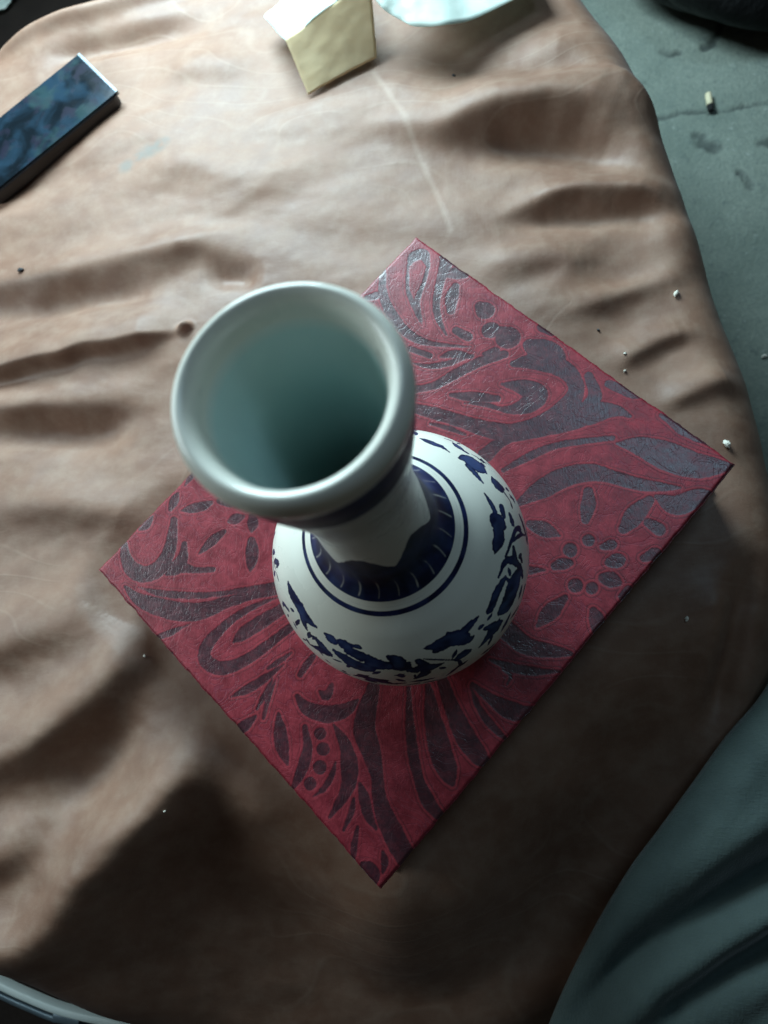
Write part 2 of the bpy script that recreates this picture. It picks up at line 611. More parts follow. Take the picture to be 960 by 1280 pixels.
def cushion_z(x, y):
    x, y = np.asarray(x, float), np.asarray(y, float)
    h = np.zeros(x.shape)
    x0, y0 = x, y
    x, y = x + .010 * fbm(x * 11, y * 11, 2, 91), y + .010 * fbm(x * 11 + 5, y * 11, 3, 93)
    for P, s1, s2 in F2:
        S = 3.2 * max(s1, s2)
        msk = (x > P[:, 0].min() - S) & (x < P[:, 0].max() + S) & (y > P[:, 1].min() - S) & (y < P[:, 1].max() + S)
        if not msk.any():
            continue
        X, Y = x[msk], y[msk]
        best, am, dx_, dy_ = nearest(P[::3] if len(P) % 3 == 1 else np.vstack([P[::3], P[-1:]]), X, Y)
        side = dx_ * LDIR[0] + dy_ * LDIR[1]
        sg = s2 + (s1 - s2) * (0.5 + 0.5 * np.tanh(side / (0.6 * s2)))
        h[msk] += 1.85 * am * 1e-3 * K * np.exp(-best / (2 * sg * sg) * 1.6)
    x, y = x0, y0
    # small drapes running across
    wx = x + 0.02 * fbm(x * 9, y * 9, 2, 41)
    wy = y + 0.03 * fbm(x * 7, y * 7, 2, 43)
    h = h + 0.013 * fbm(wx * 5.5 + wy * 3, wy * 12 - wx * 2, 2, 21) * 0.8
    h = h + 0.0017 * fbm(wx * 12 + wy * 7, wy * 34 - wx * 7, 2, 25)
    h = h + 0.0005 * fbm(x * 40 + y * 18, y * 70 - x * 10, 3, 31)
    bd = box_dist(x, y)
    t = np.clip((bd - 0.004) / 0.05, 0, 1)
    t = t * t * (3 - 2 * t)
    z = ZC + h * t - 0.004 * (1 - t) * (bd > 0)
    # the cushion sinks away towards its lower right
    t2 = np.clip(bd / 0.12, 0, 1)
    z = z - fall_z(x, y) * t2 * t2 * (3 - 2 * t2)
    th = np.arctan2(y - cc[1], x - cc[0])
    s = outline_r(th) - np.hypot(x - cc[0], y - cc[1])
    a = 0.045
    q = np.clip(1 - s / a, 0, 1)
    z = z - a * (1 - np.sqrt(np.maximum(1 - q * q, 0)))
    return z


NT, NR = 900, 300
th = np.linspace(-np.pi, np.pi, NT, endpoint=False)
rr = 1 - (1 - np.linspace(0, 1, NR)) ** 1.15
rr[0] = 1e-4
TH, RR = np.meshgrid(th, rr, indexing='ij')
RO = outline_r(TH)
CX, CY = cc[0] + RR * RO * np.cos(TH), cc[1] + RR * RO * np.sin(TH)
CZ = cushion_z(CX, CY)
top = np.stack([CX, CY, CZ], -1)
# skirt down to the floor
sk = []
for k, (fr, dz) in enumerate(((.999, .25), (.992, .5), (.975, .75), (.955, .97))):
    z = CZ[:, -1] * (1 - dz) + (ZF + .01) * dz
    wv = 1 + .012 * np.sin(TH[:, -1] * 23 + 2 * np.sin(TH[:, -1] * 5)) * dz
    sk.append(np.stack([cc[0] + RO[:, -1] * fr * wv * np.cos(TH[:, -1]), cc[1] + RO[:, -1] * fr * wv * np.sin(TH[:, -1]), z], -1))
allv = np.concatenate([top, np.stack(sk, 1)], 1)
NV = allv.shape[1]


def pline_dist(x, y, pts, z=ZC, n=16):
    P = catmull([at(a, b, z)[:2] for a, b in pts], n)
    d = np.full(x.shape, 9.0)
    for q in P:
        d = np.minimum(d, np.hypot(x - q[0], y - q[1]))
    return d


AX, AY = allv[..., 0], allv[..., 1]
cre = np.clip(1.3 - pline_dist(AX, AY, [(468, 96), (490, 130), (508, 158), (528, 205), (545, 240), (562, 286)]) / (5.0 * PXM), 0, 1)
cre = np.maximum(cre, .6 * np.clip(1.3 - pline_dist(AX, AY, [(668, 435), (690, 400), (712, 380)]) / (2.0 * PXM), 0, 1))
sta = np.zeros(AX.shape)
for a, b, r_ in ((200, 187, 13), (208, 182, 9), (178, 198, 12), (160, 210, 12), (190, 192, 14)):
    q = at(a, b, ZC)
    sta = np.maximum(sta, np.clip(1.5 - np.hypot(AX - q[0], AY - q[1]) / (r_ * PXM), 0, 1))
cushion = empty('floor_cushion', (cc[0], cc[1], ZF))
tag(cushion, 'large round cushion in wrinkled brown suede cloth under the red box', 'cushion')
mesh_obj('cover', allv.reshape(-1, 3), grid_faces(NT, NV, True), SUEDE, cushion,
         attrs={'crease': cre.ravel(), 'stain': sta.ravel()})

# metal ring showing under the lower left rim of the cushion
def ring_band(pts, zt, wpx0, wpx1, hgt, name, mat, parent):
    P = catmull([at(x, y, zt)[:2] for x, y in pts], 10)
    T = np.gradient(P, axis=0)
    T /= np.linalg.norm(T, axis=1)[:, None]
    N = np.stack([T[:, 1], -T[:, 0]], 1)
    px = np.linalg.norm(CAM - np.append(P[len(P) // 2], zt)) / FPX
    a, b = P + N * wpx0 * px, P + N * wpx1 * px
    z1, z0 = np.full(len(P), zt), np.full(len(P), zt - hgt)
    bev = min(.0012, abs(wpx1 - wpx0) * px * .25)
    sgn = np.sign(wpx1 - wpx0)
    prof = [np.column_stack([a, z0]), np.column_stack([a, z1 - bev]), np.column_stack([a + N * bev * sgn, z1]),
            np.column_stack([b - N * bev * sgn, z1]), np.column_stack([b, z1 - bev]), np.column_stack([b, z0])]
    V = np.stack(prof, 1)
    return mesh_obj(name, V.reshape(-1, 3), grid_faces(len(P), 6), mat, parent)


ZR = ZC - 0.075 * K
rp = [(-260, 1040), (-150, 1140), (-60, 1202), (0, 1234), (35, 1250), (67, 1263), (100, 1272), (142, 1281), (220, 1300), (330, 1318)]
ring_band(rp, ZR, -3.4, 3.4, .012, 'base_ring', STEEL, cushion)
ring_band([(x, y) for x, y in rp], ZR - .006, 4.6, 10.0, .02, 'lower_ring', GREYBLUE, cushion)
ring_band([(66, 1271), (80, 1273), (98, 1278)], ZR - .001, -3.5, 5.5, .02, 'clip', GREYBLUE, cushion)

# dark mat on the left part of the floor
mv = []
mat_e = empty('rubber_mat', (-0.9, 0.2, ZF + .004))
gx, gy = np.meshgrid(np.linspace(-1.8, -0.02, 60), np.linspace(-1.4, 1.5, 90), indexing='ij')
gz = ZF + .012 + .004 * fbm(gx * 5, gy * 5, 3, 5)
V = np.stack([gx, gy, gz], -1)
mt = mesh_obj('sheet', V.reshape(-1, 3), grid_faces(60, 90), MAT, mat_e)
sol = mt.modifiers.new('solid', 'SOLIDIFY')
sol.thickness = .008
tag(mat_e, 'dark brown mat on the floor beyond the left side of the cushion', 'mat')


def surf_at(px, py):
    z = ZC
    for _ in range(6):
        p = at(px, py, z)
        z = float(cushion_z(p[0:1], p[1:2])[0])
    return np.array([p[0], p[1], z])


# ------------------------------------------------------------------ red paisley box
D1, D2, D3, D4, D5, D6, D7 = (120, 580), (240, 820), (420, 820), (440, 280), (500, 440), (680, 480), (580, 640)
CS = 260 / 960
MOTIFS = [
    (D1, [(130, 370, 30), (135, 430, 50), (170, 490, 70), (235, 508, 75), (300, 470, 75), (340, 390, 60), (355, 310, 45), (360, 260, 32)]),
    (D1, [(205, 300, 20), (235, 280, 40), (262, 243, 12)]),
    (D1, [(345, 208, 22), (360, 170, 45), (375, 138, 18)]),
    (D1, [(410, 100, 8), (440, 50, 35), (458, 15, 25)]),
    (D1, [(392, 216, 6), (440, 205, 42), (490, 195, 48), (532, 180, 22)]),
    (D1, [(572, 172, 30), (620, 180, 42)]),
    (D1, [(618, 265, 24), (645, 255, 52), (678, 245, 22)]),
    (D1, [(722, 240, 30), (725, 275, 54), (718, 312, 16)]),
    (D1, [(472, 418, 6), (510, 380, 36), (550, 345, 46), (594, 312, 22)]),
    (D1, [(718, 355, 40), (720, 400, 62), (718, 450, 50), (712, 500, 6)]),
    (D1, [(408, 370, 26), (400, 430, 50), (375, 475, 70), (330, 505, 22)]),
    (D1, [(400, 480, 50), (470, 490, 26), (540, 488, 26)]),
    (D1, [(195, 570, 10), (300, 597, 28), (420, 606, 33), (560, 600, 26), (720, 575, 28), (850, 552, 25)]),
    (D1, [(130, 565, 12), (190, 620, 50), (290, 660, 78), (400, 682, 85), (500, 676, 75), (600, 640, 55), (720, 606, 42), (850, 585, 35)]),
    (D1, [(262, 808, 18), (340, 780, 30), (435, 738, 8)]),
    (D1, [(335, 890, 14), (352, 872, 14)]),
    (D1, [(850, 612, 10), (740, 652, 25), (650, 702, 35), (570, 770, 45), (515, 835, 58), (502, 890, 60), (540, 932, 62), (600, 940, 60), (700, 900, 50), (800, 830, 45), (920, 735, 38)]),
    (D1, [(635, 820, 10), (680, 782, 60), (760, 730, 66), (880, 655, 52)]),
    (D1, [(795, 942, 16), (850, 908, 26), (900, 870, 10)]),
    (D2, [(180, 188, 8), (260, 150, 40), (340, 100, 35), (420, 40, 12)]),
    (D2, [(298, 245, 14), (340, 170, 25), (372, 105, 10)]),
    (D2, [(328, 290, 14), (350, 200, 25), (385, 110, 10)]),
    (D2, [(200, 352, 26), (240, 325, 48), (292, 280, 12)]),
    (D2, [(398, 265, 12), (405, 340, 55), (415, 420, 60), (438, 500, 18)]),
    (D2, [(520, 330, 25), (532, 420, 45), (512, 510, 50), (470, 600, 28), (440, 625, 8)]),
    (D2, [(592, 358, 56)]), (D2, [(605, 430, 58)]), (D2, [(590, 515, 60)]), (D2, [(545, 592, 56)]),
    (D2, [(486, 185, 22), (530, 240, 60), (620, 268, 75), (710, 248, 60), (765, 205, 15)]),
    (D2, [(590, 165, 16), (620, 182, 42), (645, 135, 24)]),
    (D2, [(500, 85, 25), (530, 40, 35), (560, 0, 25)]),
    (D2, [(655, 320, 14), (710, 420, 58), (727, 520, 78), (720, 600, 62), (680, 680, 40), (635, 745, 12)]),
    (D2, [(560, 650, 10), (610, 610, 28), (645, 550, 26), (662, 490, 10)]),
    (D2, [(775, 590, 20), (795, 660, 46), (815, 740, 40), (850, 800, 15)]),
    (D2, [(745, 660, 15), (735, 720, 28), (700, 805, 15)]),
    (D2, [(765, 790, 10), (748, 880, 32), (742, 970, 10)]),
    (D2, [(785, 960, 20), (820, 1000, 82), (832, 1040, 40)]),
    (D2, [(880, 900, 10), (890, 950, 30), (880, 1000, 10)]),
    (D3, [(170, 150, 60), (130, 320, 100), (165, 450, 85), (190, 560, 55), (200, 650, 60), (230, 750, 80), (270, 830, 92), (320, 930, 80)]),
    (D3, [(335, 150, 22), (340, 300, 40), (355, 450, 50), (380, 560, 45), (420, 660, 60), (470, 730, 45)]),
    (D3, [(425, 140, 30), (450, 300, 80), (480, 430, 100), (510, 520, 90), (535, 590, 25)]),
    (D3, [(490, 110, 50), (540, 250, 70), (590, 360, 90), (650, 450, 80), (700, 500, 40)]),
    (D3, [(620, 140, 10), (660, 240, 30), (720, 320, 36), (780, 380, 20)]),
    (D3, [(630, 130, 22), (720, 200, 50), (800, 248, 80), (870, 260, 60), (930, 235, 10)]),
    (D3, [(770, 60, 12), (805, 90, 18), (790, 130, 8)]),
    (D7, [(190, 540, 90), (290, 618, 80), (400, 640, 60), (490, 652, 24)]),
    (D7, [(120, 680, 14), (230, 720, 42), (330, 735, 35), (440, 735, 10)]),
    (D7, [(305, 55, 40), (370, 80, 72), (440, 108, 14)]),
    (D7, [(490, 175, 66)]), (D7, [(420, 248, 40), (455, 238, 56), (490, 235, 30)]),
    (D7, [(670, 232, 40), (705, 222, 66), (730, 215, 30)]),
    (D7, [(645, 305, 50), (675, 312, 70), (710, 322, 40)]),
    (D7, [(515, 340, 66)]), (D7, [(590, 350, 56)]),
    (D7, [(340, 525, 20), (400, 460, 72), (468, 395, 28)]),
    (D7, [(598, 455, 34), (615, 500, 66), (605, 545, 30)]),
    (D7, [(305, 270, 40), (375, 266, 14)]),
    (D7, [(575, 130, 56)]), (D7, [(640, 160, 30), (680, 150, 50)]),
    (D7, [(830, 212, 36), (880, 195, 60)]),
    (D7, [(730, 390, 34), (760, 360, 44)]),
    (D6, [(205, 498, 46), (202, 565, 66), (190, 628, 34)]),
    (D6, [(365, 668, 44), (420, 602, 84), (488, 535, 40)]),
    (D6, [(340, 275, 16), (450, 290, 90), (560, 330, 130), (680, 372, 120), (780, 382, 80), (875, 375, 16)]),
    (D5, [(540, 700, 26), (660, 628, 90), (770, 575, 92), (885, 555, 82), (985, 578, 62), (1085, 606, 60), (1190, 622, 48), (1290, 628, 14)]),
    (D6, [(-90, 240, 40), (60, 182, 100), (180, 140, 120), (320, 122, 60), (400, 150, 14)]),
    (D6, [(300, 0, 40), (400, 40, 52), (440, 60, 20)]),
    (D6, [(540, 145, 20), (650, 212, 60), (770, 280, 24)]),
    (D6, [(520, 520, 24), (610, 560, 90), (700, 520, 70), (760, 500, 20)]),
    (D6, [(480, 640, 40), (530, 670, 60)]),
    (D5, [(30, 176, 40), (150, 155, 40), (260, 100, 50), (360, 50, 50), (480, 12, 40)]),
    (D5, [(235, 198, 20), (330, 206, 50), (448, 216, 34)]),
    (D5, [(470, 148, 14), (570, 165, 75), (628, 200, 105), (570, 252, 75), (480, 265, 30), (400, 245, 22), (300, 235, 10)]),
    (D5, [(30, 250, 40), (150, 280, 60), (280, 318, 64), (400, 355, 80), (520, 372, 90), (650, 335, 90), (760, 262, 90), (815, 180, 70), (770, 90, 80), (650, 45, 90), (520, 55, 30)]),
    (D5, [(850, 270, 60), (900, 200, 60), (870, 110, 40)]),
    (D5, [(395, 475, 70), (480, 410, 50), (640, 355, 20)]),
    (D5, [(480, 545, 24), (600, 480, 40), (720, 432, 34), (850, 412, 30), (980, 398, 26)]),
    (D5, [(140, 330, 14), (220, 350, 26), (300, 380, 14)]),
    (D4, [(142, 215, 30), (143, 320, 40), (185, 420, 50), (250, 500, 45), (340, 545, 30), (450, 560, 18), (550, 566, 6)]),
    (D4, [(262, 190, 14), (285, 150, 50), (330, 140, 52), (352, 195, 18)]),
    (D4, [(258, 190, 16), (257, 300, 18), (285, 375, 26), (325, 468, 8)]),
    (D4, [(352, 190, 18), (332, 270, 18), (300, 350, 30), (303, 410, 30), (322, 450, 10)]),
    (D4, [(438, 165, 60), (410, 260, 42), (390, 350, 36), (397, 430, 30), (435, 510, 12)]),
    (D4, [(440, 232, 30), (480, 225, 60), (520, 232, 40)]),
    (D4, [(478, 285, 34), (460, 340, 60), (458, 400, 40)]),
    (D4, [(595, 380, 50), (615, 400, 84)]), (D4, [(640, 490, 80)]), (D4, [(690, 500, 60), (720, 525, 110)]),
    (D4, [(480, 490, 36), (535, 520, 44)]),
    (D4, [(410, 612, 14), (470, 600, 42), (550, 612, 24)]), (D4, [(610, 600, 20), (660, 590, 46)]),
    (D4, [(280, 640, 10), (360, 655, 25), (450, 640, 32), (560, 605, 8)]),
    (D4, [(425, 152, 40), (500, 192, 26)]), (D4, [(880, 478, 50), (920, 500, 40)]),
    (D4, [(265, 575, 28), (360, 606, 28)]), (D4, [(70, 340, 30), (110, 330, 40)]),
    (D4, [(820, 560, 60), (900, 600, 130), (960, 640, 60)]),
]
NU, NW = 480, 400
uu, ww = np.linspace(0, 1, NU), np.linspace(0, 1, NW)
UU, WW = np.meshgrid(uu, ww, indexing='ij')
LX = (qL[0] * (1 - UU) + qT[0] * UU) * (1 - WW) + (qB[0] * (1 - UU) + qR[0] * UU) * WW
LY = (qL[1] * (1 - UU) + qT[1] * UU) * (1 - WW) + (qB[1] * (1 - UU) + qR[1] * UU) * WW
sdm = np.full(LX.shape, 20.0)
for (ox, oy), pts in MOTIFS:
    P = []
    for x, y, wd in pts:
        px, py = ox + x * CS, oy + y * CS
        q = at(px, py)
        mpp = np.linalg.norm(CAM - q) / FPX
        P.append([q[0], q[1], wd * CS * mpp * .5])
    P = catmull(P, 10) if len(P) > 1 else np.array(P)
    P[:, 2] = np.maximum(P[:, 2], .0003)
    S = .016
    mk = (LX > P[:, 0].min() - S) & (LX < P[:, 0].max() + S) & (LY > P[:, 1].min() - S) & (LY < P[:, 1].max() + S)
    if not mk.any():
        continue
    X, Y = LX[mk], LY[mk]
    d = np.full(X.shape, 9.0)
    for q in P:
        d = np.minimum(d, np.hypot(X - q[0], Y - q[1]) - q[2])
    sdm[mk] = np.minimum(sdm[mk], d * 1000)
emb = np.clip(.5 - sdm / .8, 0, 1)
LZ = -0.00008 * emb + 0.0008 * fbm(LX * 9, LY * 9, 3, 77)
bc0 = (qL + qT + qR + qB) / 4
# soft outer edge, a little frayed
ed = np.minimum(np.minimum(UU, 1 - UU) * .37, np.minimum(WW, 1 - WW) * .31)
LZ = LZ - .0016 * np.clip(1 - ed / .0022, 0, 1) ** 2
wob_e = .0016 * fbm(UU * 7, WW * 7, 3, 19)
LX, LY = LX + (LX - bc0[0]) * wob_e * 2, LY + (LY - bc0[1]) * wob_e * 2
fr = .0009 * fbm(UU * 60, WW * 60, 3, 15) * np.clip(1 - ed / .003, 0, 1)
bc = (qL + qT + qR + qB) / 4
LX = LX + (LX - bc[0]) * fr * 5
LY = LY + (LY - bc[1]) * fr * 5
box = empty('gift_box', (bc[0], bc[1], -BT))
tag(box, 'flat red gift box embossed with dark paisley, standing on the brown cushion under the vase', 'box')
lv = np.stack([LX, LY, LZ], -1).reshape(-1, 3)
lf = grid_faces(NU, NW, flip=True)
idx = np.arange(NU * NW).reshape(NU, NW)
loop = np.concatenate([idx[:, 0], idx[-1, 1:], idx[-2::-1, -1], idx[0, -2:0:-1]])
b0 = lv[loop]
side = [b0 + (b0 - np.array([bc[0], bc[1], 0])) * [.002, .002, 0] - [0, 0, .0016], b0 * [1, 1, 0] - [0, 0, .60 * BT]]
n0, nb = len(lv), len(loop)
lid = np.vstack([lv] + side)
ids = [loop, n0 + np.arange(nb), n0 + nb + np.arange(nb)]
sf = [[int(ids[k][i]), int(ids[k + 1][i]), int(ids[k + 1][(i + 1) % nb]), int(ids[k][(i + 1) % nb])] for k in range(2) for i in range(nb)]
sda = np.concatenate([sdm.ravel(), sdm.ravel()[loop], np.full(nb, 3.)])
mesh_obj('lid', lid, lf.tolist() + sf, PAPER_RED, box, attrs={'sd': sda})
cs = np.array([qL, qT, qR, qB])
ci = bc + (cs - bc) * .985
bv = [[*c, z] for z in (-.58 * BT, -BT) for c in ci]
tray = mesh_obj('tray', bv, [[0, 1, 2, 3], [7, 6, 5, 4]] + [[i, i + 4, (i + 1) % 4 + 4, (i + 1) % 4] for i in range(4)], BOXSIDE, box, smooth=False)

# ------------------------------------------------------------------ vase
VB = np.array([0.0308, -0.1272]) * U
k1 = K
PROF = [(.0, .000), (.024, .000), (.0265, .0012), (.0268, .004), (.031, .0085), (.0405, .018), (.0472, .029), (.0498, .040),
        (.0486, .051), (.0438, .0625), (.036, .0725), (.0285, .0795), (.0228, .0865), (.0193, .096), (.0175, .110), (.0168, .126),
        (.0176, .142), (.0198, .158), (.0221, .172), (.0232, .1800), (.0238, .1850), (.0242, .1878), (.0239, .1902), (.0230, .1919), (.0217, .1926), (.0203, .1917),
        (.0192, .1895), (.0186, .186)]
INNER = [(.0186, .186), (.0179, .182), (.0167, .174), (.0147, .164), (.0134, .150), (.0122, .130), (.0122, .112), (.0140, .098), (.021, .085), (.033, .070), (.042, .055),
         (.045, .040), (.042, .026), (.034, .014), (.022, .008), (.0, .007)]
pf = catmull(np.array(PROF) * K, 16)
pin = catmull(np.array(INNER) * K, 8)
pf[:, 0] = np.maximum(pf[:, 0], 1e-5)
pin[:, 0] = np.maximum(pin[:, 0], 1e-5)


def resample(P, step):
    s = np.concatenate([[0], np.cumsum(np.linalg.norm(np.diff(P, axis=0), axis=1))])
    n = int(s[-1] / step) + 2
    t = np.linspace(0, s[-1], n)
    return np.column_stack([np.interp(t, s, P[:, i]) for i in range(2)])


pf = resample(pf, .0007)
pin = resample(pin, .002)
itop = int(np.argmax(pf[:, 1]))
zz_out, rr_out = pf[:itop, 1], pf[:itop, 0]
ORD = np.argsort(zz_out)


def vase_hit(px, py):
    d = ray(px, py)
    d = d / np.linalg.norm(d)
    t = np.linspace(.05, .9, 4000)
    P = CAM + t[:, None] * d
    r = np.hypot(P[:, 0] - VB[0], P[:, 1] - VB[1])
    rp_ = np.interp(P[:, 2], zz_out[ORD], rr_out[ORD], left=-1, right=-1)
    k = np.argmax((r < rp_) & (P[:, 2] < .105 * K))
    if k == 0:
        return None
    return P[k], t[k]


NTH = 1280
tv = np.linspace(0, 2 * np.pi, NTH, endpoint=False)
TV, PR = np.meshgrid(tv, pf[:, 0], indexing='ij')
PZ = np.broadcast_to(pf[:, 1], PR.shape)
VX, VY = VB[0] + PR * np.cos(TV), VB[1] + PR * np.sin(TV)
VZ = PZ + 0
paint = np.zeros(PR.shape)
tone = np.zeros(PR.shape)
below = np.broadcast_to(np.arange(PR.shape[1]) < itop, PR.shape)


def band(z0, z1, soft=.0005):
    z0, z1 = z0 * K, z1 * K
    return np.clip((PZ - z0) / soft + .5, 0, 1) * np.clip((z1 - PZ) / soft + .5, 0, 1) * below


ringz = (.0712, .0728)
paint = np.maximum(paint, band(.0792, .0808))
paint = np.maximum(paint, .42 * band(.0817, .0822))
# dark collar with scalloped upper tips
wav = .1025 + .012 * np.abs(np.sin(TV * 3.0 + .35)) ** 1.4
paint = np.maximum(paint, np.clip((PZ - .0838 * K) / .0006 + .5, 0, 1) * np.clip((wav * K + .0015 * vnoise(TV * 14, PZ * 90, 12) - PZ) / .0038 + .5, 0, 1) * below)
for k in range(22):                                # pale petal strokes on the collar
    t0 = k / 22 * 2 * np.pi + .1
    z_ = (PZ / K - .0838) / .016
    dth = np.angle(np.exp(1j * (TV - t0 - .05 * np.sin(z_ * 4))))
    ln = np.exp(-(dth * PR / (.0011)) ** 2) * np.clip(z_ * 12, 0, 1) * np.clip((1 - z_) * 2.0, 0, 1) * below
    paint = paint - .45 * ln * (PZ > .0845 * K) * (PZ < .105 * K)
paint = np.maximum(paint, band(.1690, .1858, .001))       # band under the lip
tone = np.maximum(tone, np.clip(.6 * vnoise(TV * 5, PZ * 60, 3) + 0, 0, .2) * (PZ > .076 * K))
SA = 180 / 960
F1, F2_, F3 = (340, 700), (500, 700), (500, 530)
FLOR = [(F1, q) for q in (
    [(110, 150, 12), (135, 230, 45), (185, 310, 55), (225, 380, 50), (295, 445, 12)], [(205, 380, 30), (220, 430, 28), (237, 470, 8)],
    [(292, 515, 8), (330, 570, 40), (388, 628, 26)], [(262, 568, 10), (330, 602, 38), (395, 638, 18)],
    [(362, 498, 18), (400, 530, 42), (432, 556, 12)], [(448, 543, 22), (490, 570, 52), (522, 592, 16)], [(538, 572, 18), (582, 580, 22)],
    [(415, 602, 16), (480, 650, 50), (560, 700, 66), (645, 722, 52)], [(515, 608, 44), (592, 642, 58)], [(640, 645, 30), (680, 690, 66), (772, 706, 46)],
    [(782, 648, 22), (830, 670, 55), (872, 712, 60), (908, 688, 24)], [(855, 768, 26), (870, 775, 22)], [(595, 778, 12), (700, 802, 46), (835, 828, 12)],
    [(78, 285, 16), (110, 332, 20)], [(395, 708, 12), (482, 742, 20)], [(922, 732, 36), (965, 738, 30)])]
FLOR += [(F2_, q) for q in (
    [(158, 592, 6), (230, 575, 40), (310, 542, 62), (390, 522, 72), (450, 535, 40), (488, 512, 14)], [(325, 495, 24), (345, 520, 30)],
    [(235, 605, 26), (305, 588, 16)], [(385, 512, 26), (440, 460, 36), (480, 420, 28), (522, 378, 6)], [(375, 668, 16), (420, 630, 46), (464, 606, 20)],
    [(160, 660, 9), (260, 665, 11), (380, 668, 13), (405, 692, 16)], [(66, 738, 10), (120, 722, 34), (170, 720, 56), (230, 710, 35), (292, 688, 8)],
    [(108, 788, 18), (172, 752, 40)], [(128, 676, 32), (162, 702, 40)], [(-5, 690, 56), (32, 712, 46)],
    [(528, 584, 5), (580, 520, 35), (630, 460, 62), (672, 418, 26)], [(566, 455, 18), (622, 442, 40)],
    [(588, 345, 22), (610, 310, 40), (635, 240, 40), (670, 170, 34), (702, 115, 16)], [(668, 345, 34), (720, 280, 86), (760, 170, 90), (792, 95, 46)],
    [(658, 115, 12), (690, 30, 20), (740, 2, 32), (800, 50, 26), (816, 110, 22)], [(832, 175, 20), (815, 245, 10)], [(55, 832, 10), (125, 820, 14)])]
FLOR += [(F3, q) for q in (
    [(136, 98, 8), (180, 115, 30), (240, 140, 35), (280, 156, 24), (332, 192, 5)], [(360, 130, 14), (390, 155, 36), (425, 178, 10)],
    [(392, 232, 8), (450, 240, 58), (500, 270, 88), (540, 292, 50), (574, 330, 14)], [(455, 285, 28), (500, 330, 30), (550, 392, 10)],
    [(612, 355, 10), (650, 410, 58), (690, 432, 20)], [(688, 450, 15), (738, 524, 5)], [(562, 465, 5), (600, 520, 22), (632, 585, 28)],
    [(678, 562, 32), (690, 612, 24)], [(614, 650, 30), (655, 660, 74), (702, 684, 14)], [(655, 695, 60), (662, 755, 60), (642, 810, 44), (630, 868, 5)],
    [(732, 604, 18), (748, 655, 30), (757, 680, 8)], [(702, 884, 12), (740, 790, 18), (770, 712, 20), (802, 690, 12)],
    [(748, 784, 12), (800, 742, 16), (832, 742, 8)], [(756, 826, 22), (766, 895, 34)], [(798, 615, 18), (826, 690, 28), (846, 780, 26)], [(300, 100, 8), (350, 118, 12)])]
strokes = []
for org, s in FLOR:
    Q = []
    for x, y, wd in s:
        h = vase_hit(org[0] + x * SA, org[1] + y * SA)
        if h is None:
            continue
        Q.append([*[float(c) for c in h[0]], float(max(wd * SA * h[1] / FPX * .92, .0006))])
    if Q:
        strokes.append(catmull(Q, 8) if len(Q) > 1 else np.array(Q))


def paint_strokes(rot):
    c, s_ = math.cos(rot), math.sin(rot)
    for P in strokes:
        q = P.copy()
        dx, dy = P[:, 0] - VB[0], P[:, 1] - VB[1]
        q[:, 0], q[:, 1] = VB[0] + dx * c - dy * s_, VB[1] + dx * s_ + dy * c
        if rot:                                     # the far side repeats the sprays
            aa = np.arctan2(q[:, 1] - VB[1], q[:, 0] - VB[0]).mean()
            if not (1.55 < aa < 3.14 or aa < -2.9):
                continue
        S = .008
        mk = (VX > q[:, 0].min() - S) & (VX < q[:, 0].max() + S) & (VY > q[:, 1].min() - S) & (VY < q[:, 1].max() + S) & (VZ > q[:, 2].min() - S) & (VZ < q[:, 2].max() + S) & below
        if not mk.any():
            continue
        d = np.full(mk.sum(), 9.0)
        X, Y, Z = VX[mk], VY[mk], VZ[mk]
        for a in q:
            d = np.minimum(d, np.sqrt((X - a[0]) ** 2 + (Y - a[1]) ** 2 + (Z - a[2]) ** 2) - a[3])
        d = d + min(.0009, .45 * q[:, 3].mean()) * vnoise(X * 700, (Y + Z) * 700, 8)
        paint[mk] = np.maximum(paint[mk], np.clip(.5 - d / .0007, 0, 1))
        tone[mk] = np.maximum(tone[mk], .45 * np.clip((-d - .0006) / .0012, 0, 1) * np.clip(.5 + 1.2 * vnoise(X * 220, (Y + Z) * 220, 6), 0, 1))


VINE = []
def leaf(t0, z0, ang, ln, wd):
    pts = []
    for q in (0, .35, .7, 1):
        zz = z0 + math.sin(ang) * ln * q
        r_ = float(np.interp(zz, zz_out[ORD], rr_out[ORD]))
        tt = t0 + math.cos(ang) * ln * q / max(r_, .01)
        pts.append([VB[0] + r_ * math.cos(tt), VB[1] + r_ * math.sin(tt), zz, wd * (.25, 1, .8, .12)[(0, .35, .7, 1).index(q)]])
    VINE.append(catmull(pts, 5))
NVN = 64
for k in range(NVN):
    t0 = k / NVN * 2 * math.pi
    if not 1.35 < t0 < 3.35:                           # the sprays on the far side
        continue
    zc_ = (.0565 + .0055 * math.sin(t0 * 6)) * K
    leaf(t0, zc_, .6 * math.cos(t0 * 6), .0055 * K, .00045 * K)
    for sgn_ in (1, -1):
        if rng.random() < .80:
            leaf(t0 + rng.uniform(-.03, .03), zc_ + sgn_ * .001 * K, sgn_ * rng.uniform(.7, 1.7) + (0 if rng.random() < .6 else .5), rng.uniform(.0035, .0065) * K, rng.uniform(.0007, .0013) * K)
    if k % 8 == 3:                                     # five petalled blossoms
        for q in range(5):
            leaf(t0, zc_, q * 1.2566 + .3, .0042 * K, .0012 * K)
for k in range(46):                                    # small leaves along the lower edge of the sprays
    leaf(k / 46 * 2 * math.pi + rng.uniform(-.05, .05), rng.uniform(.041, .050) * K, rng.uniform(-.5, .9), rng.uniform(.005, .010) * K, rng.uniform(.0008, .0016) * K)
for k in range(60):                                    # and a scatter of tiny ones between them
    leaf(rng.uniform(-2.7, 1.2), rng.uniform(.052, .063) * K, rng.uniform(-1, 1.6), rng.uniform(.0025, .0045) * K, rng.uniform(.0005, .0010) * K)
print('traced z', [round(float(P[:, 2].mean() / K), 4) for P in strokes][:12])
